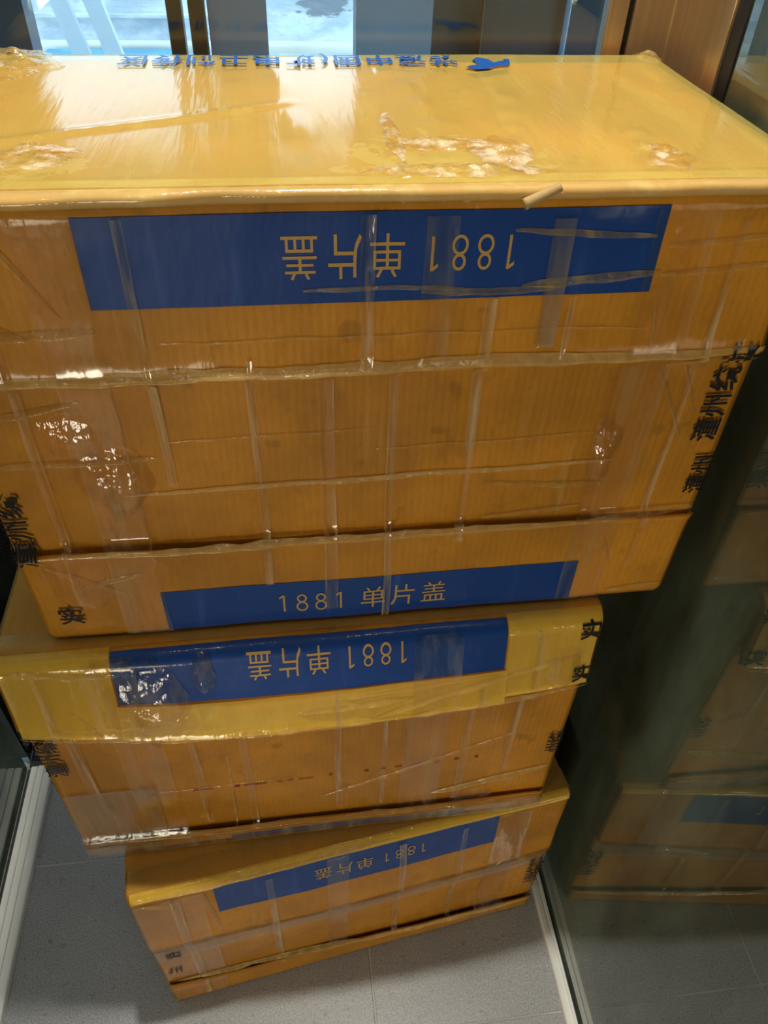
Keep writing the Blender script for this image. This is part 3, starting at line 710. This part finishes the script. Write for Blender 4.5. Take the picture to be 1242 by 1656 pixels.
cfg1 = dict(foldtape=[(-0.294, -0.1895), (0.1955, 0.294)], kb=0.294, kl=0.036, lean=0.029, lip=0.0, fold=0.014, flare=0.004, leanpow=0.9, kbcurve=0.012,
    bands=[(-0.189, 0.195, 0.342, 0.3987, 'up', TXT, (-0.064, 0.096, 0.95, 0.391), True), (-0.115, 0.19, 0.004, 0.014, 'lo', None, None, False)],
    marks=[('实', 0.270, 0.375, 0.024, 0), ('实', 0.271, 0.312, 0.024, 0), ('州统', 0.296, 0.135, 0.022, 90), ('潼州统实', -0.2745, 0.195, 0.024, 90)],
    red=[(-0.197, 0.128, 0.006, 0.003), (-0.148, 0.129, 0.022, 0.0025), (-0.10, 0.126, 0.006, 0.004), (-0.09, 0.127, 0.028, 0.002), (-0.05, 0.128, 0.007, 0.002), (-0.038, 0.129, 0.008, 0.002), (-0.025, 0.129, 0.018, 0.0018), (0.012, 0.131, 0.004, 0.003),
         (0.055, 0.131, 0.005, 0.003), (0.075, 0.132, 0.006, 0.002), (0.092, 0.133, 0.01, 0.002), (0.115, 0.133, 0.012, 0.0018), (0.14, 0.134, 0.007, 0.002), (0.165, 0.136, 0.006, 0.003), (0.19, 0.137, 0.005, 0.003)],
    creases=[(-0.26, 0.310, -0.15, 0.314, 0.004, 0.004), (-0.02, 0.317, 0.10, 0.322, 0.005, 0.006), (0.05, 0.300, 0.285, 0.352, 0.006, 0.006), (0.0, 0.08, 0.24, 0.19, 0.003, 0.003), (0.14, 0.06, 0.29, 0.10, 0.007, 0.006, 'crease_pale'),
             (-0.29, 0.392, -0.19, 0.382, 0.005, 0.005), (-0.20, 0.134, 0.0, 0.134, 0.001, 0.0015), (-0.27, 0.285, -0.2, 0.275, 0.003, 0.003), (-0.295, 0.296, 0.295, 0.300, 0.004, 0.005), (-0.26, 0.038, 0.24, 0.036, 0.004, 0.005), (0.12, 0.03, 0.29, 0.03, 0.005, 0.005),
             (0.02, 0.33, 0.2, 0.337, 0.003, 0.004), (-0.24, 0.34, -0.21, 0.30, 0.003, 0.003), (0.10, 0.23, 0.103, 0.14, 0.0015, 0.002), (0.11, 0.05, 0.115, 0.13, 0.0015, 0.002), (-0.1, 0.2, -0.105, 0.04, 0.001, 0.002)],
    tapes=[(-0.29, -0.190, 0.300, 0.3980, 'film_lit_flap', 0.0011), (0.196, 0.29, 0.305, 0.3980, 'film_lit_flap', 0.0011), (-0.192, 0.198, 0.297, 0.3415, 'film_lit_flap', 0.0013), (-0.215, -0.165, 0.004, 0.395, 'film', 0.0024), (0.10, 0.15, 0.004, 0.395, 'film', 0.0024), (-0.293, -0.19, 0.01, 0.15, 'film_grey', 0.0020), (-0.293, 0.293, 0.004, 0.033, 'film_grey', 0.0030), (-0.085, -0.077, 0.04, 0.29, 'film_streak', 0.002), (0.02, 0.028, 0.05, 0.34, 'film_streak', 0.002), (0.075, 0.081, 0.05, 0.29, 'film_streak', 0.002), (0.17, 0.18, 0.05, 0.33, 'film_streak', 0.002), (-0.14, -0.132, 0.05, 0.26, 'film_streak', 0.002), (0.225, 0.235, 0.1, 0.39, 'film_streak', 0.002), (-0.262, -0.25, 0.15, 0.39, 'film_streak', 0.002)],
    toptapes=[(-0.296, 0.296, 0.014, 0.3175, 'film_shelf', 0.0010)],
    bubbles=[(-0.165, 0.350, 0.040, 0.042, 0.0100), (-0.150, 0.322, 0.030, 0.020, 0.0040), (-0.105, 0.376, 0.012, 0.020, 0.008), (0.19, 0.045, 0.03, 0.018, 0.006), (0.262, 0.335, 0.02, 0.03, 0.005), (-0.19, 0.395, 0.02, 0.012, 0.006)],
    dents=[(0.3, 0.0, 0.41, 0.006, 0.03), (-0.3, 0.0, 0.0, 0.015, 0.05)])
cfg2 = dict(foldtape=[(-0.294, 0.294)], kb=0.240, kl=0.060, lean=0.006, lip=0.0, fold=0.010, flare=0.003, klslope=-0.06,
    bands=[(-0.195, 0.192, 0.312, 0.388, 'up', TXT, (-0.067, 0.092, 0.92, 0.363), True)],
    marks=[('州统实', 0.297, 0.10, 0.03, 90), ('实', -0.285, 0.18, 0.024, 0), ('州', -0.29, 0.12, 0.022, 0)],
    creases=[(-0.29, 0.393, 0.05, 0.396, 0.004, 0.006, 'crease_pale'), (0.13, 0.18, 0.24, 0.27, 0.003, 0.004), (-0.21, 0.385, -0.2, 0.26, 0.004, 0.005), (-0.285, 0.38, -0.24, 0.36, 0.004, 0.005), (-0.29, 0.079, 0.0, 0.062, 0.005, 0.006, 'crease_pale'), (-0.02, 0.062, 0.29, 0.046, 0.004, 0.006, 'crease_pale'), (0.1, 0.19, 0.29, 0.235, 0.006, 0.006), (-0.297, 0.236, 0.297, 0.238, 0.0015, 0.002), (-0.297, 0.180, 0.297, 0.180, 0.0015, 0.002)],
    tapes=[(-0.295, 0.295, 0.178, 0.238, 'film_grey', 0.0024), (-0.29, 0.29, 0.392, 0.3980, 'film_lit_flap', 0.0011), (-0.294, -0.21, 0.004, 0.385, 'film', 0.0018), (0.19, 0.24, 0.004, 0.39, 'film', 0.0018), (-0.05, -0.02, 0.06, 0.39, 'film', 0.0016), (0.05, 0.06, 0.06, 0.38, 'film_streak', 0.002), (-0.13, -0.12, 0.06, 0.38, 'film_streak', 0.002), (0.14, 0.148, 0.06, 0.38, 'film_streak', 0.002), (-0.25, -0.238, 0.02, 0.38, 'film_streak', 0.003)],
    toptapes=[(-0.296, 0.296, 0.010, 0.3175, 'film_shelf', 0.0010)],
    bubbles=[(0.2, 0.225, 0.03, 0.018, 0.006)], dents=[(-0.3, 0.0, 0.0, 0.008, 0.03)])
D = 0.318
b2, f2 = carton(2, (0.0554, 0.4343, 0.0), 0.1379, 0.5996, 0.3990, D, cfg2, 'lowest cardboard box, standing turned on the dark tile floor')
b1, f1 = carton(1, (0.0037, 0.4598, 0.4044), 0.0107, 0.5956, 0.3990, D, cfg1, 'middle cardboard box with a bulging flap and red dashes')
b0, f0 = carton(0, (0.061, 0.4827, 0.8089), 0.006, 0.6089, 0.4142, D, cfg0, 'topmost cardboard box with a scuffed top and two blue bands')
# blue print along the far edge of the topmost box, upside down as seen here
H0 = 0.4142
xx = 0.105
for ch in '港澄中国(班电卫制传区':
    V, F, w = line_of_text(ch, 0.0265, 0.0, 1.0, 0.0005)
    stamp('printed_character', V, F, lambda x, y, xx=xx: Vector((xx - x, 0.300 - y * 1.35, H0 + 0.0048)), M['blue_ink'], b0)
    xx -= 0.0285 if ch != '(' else 0.013
bird = [(0.108, 0.262), (0.113, 0.268), (0.122, 0.272), (0.119, 0.288), (0.126, 0.297), (0.134, 0.290), (0.137, 0.278), (0.143, 0.284), (0.150, 0.282), (0.147, 0.290), (0.154, 0.292), (0.151, 0.275), (0.148, 0.268), (0.138, 0.266), (0.128, 0.258), (0.116, 0.255)]
stamp('bird_emblem', bird, [tuple(range(len(bird)))], lambda x, y: Vector((x, y, H0 + 0.0048)), M['blue_ink'], b0)
# torn curl of paper on the top front edge
rows = []
pa, pb = Vector((0.090, -0.012, H0 - 0.007)), Vector((0.113, -0.010, H0 + 0.003)); ax = (pb - pa).normalized(); e1 = ax.cross(Vector((0, 1, 0))).normalized(); e2 = ax.cross(e1)
for j in range(17):
    an = -0.6 + 5.2 * j / 16
    rows.append([pa + ax * (i / 10 * 0.025) + (e1 * math.cos(an) + e2 * math.sin(an)) * (0.0034 - 0.0010 * i / 10 - 0.0008 * j / 16) for i in range(11)])
sheet('torn_curl', rows, 0.0006, M['edge'], b0)
bpy.context.view_layer.update()
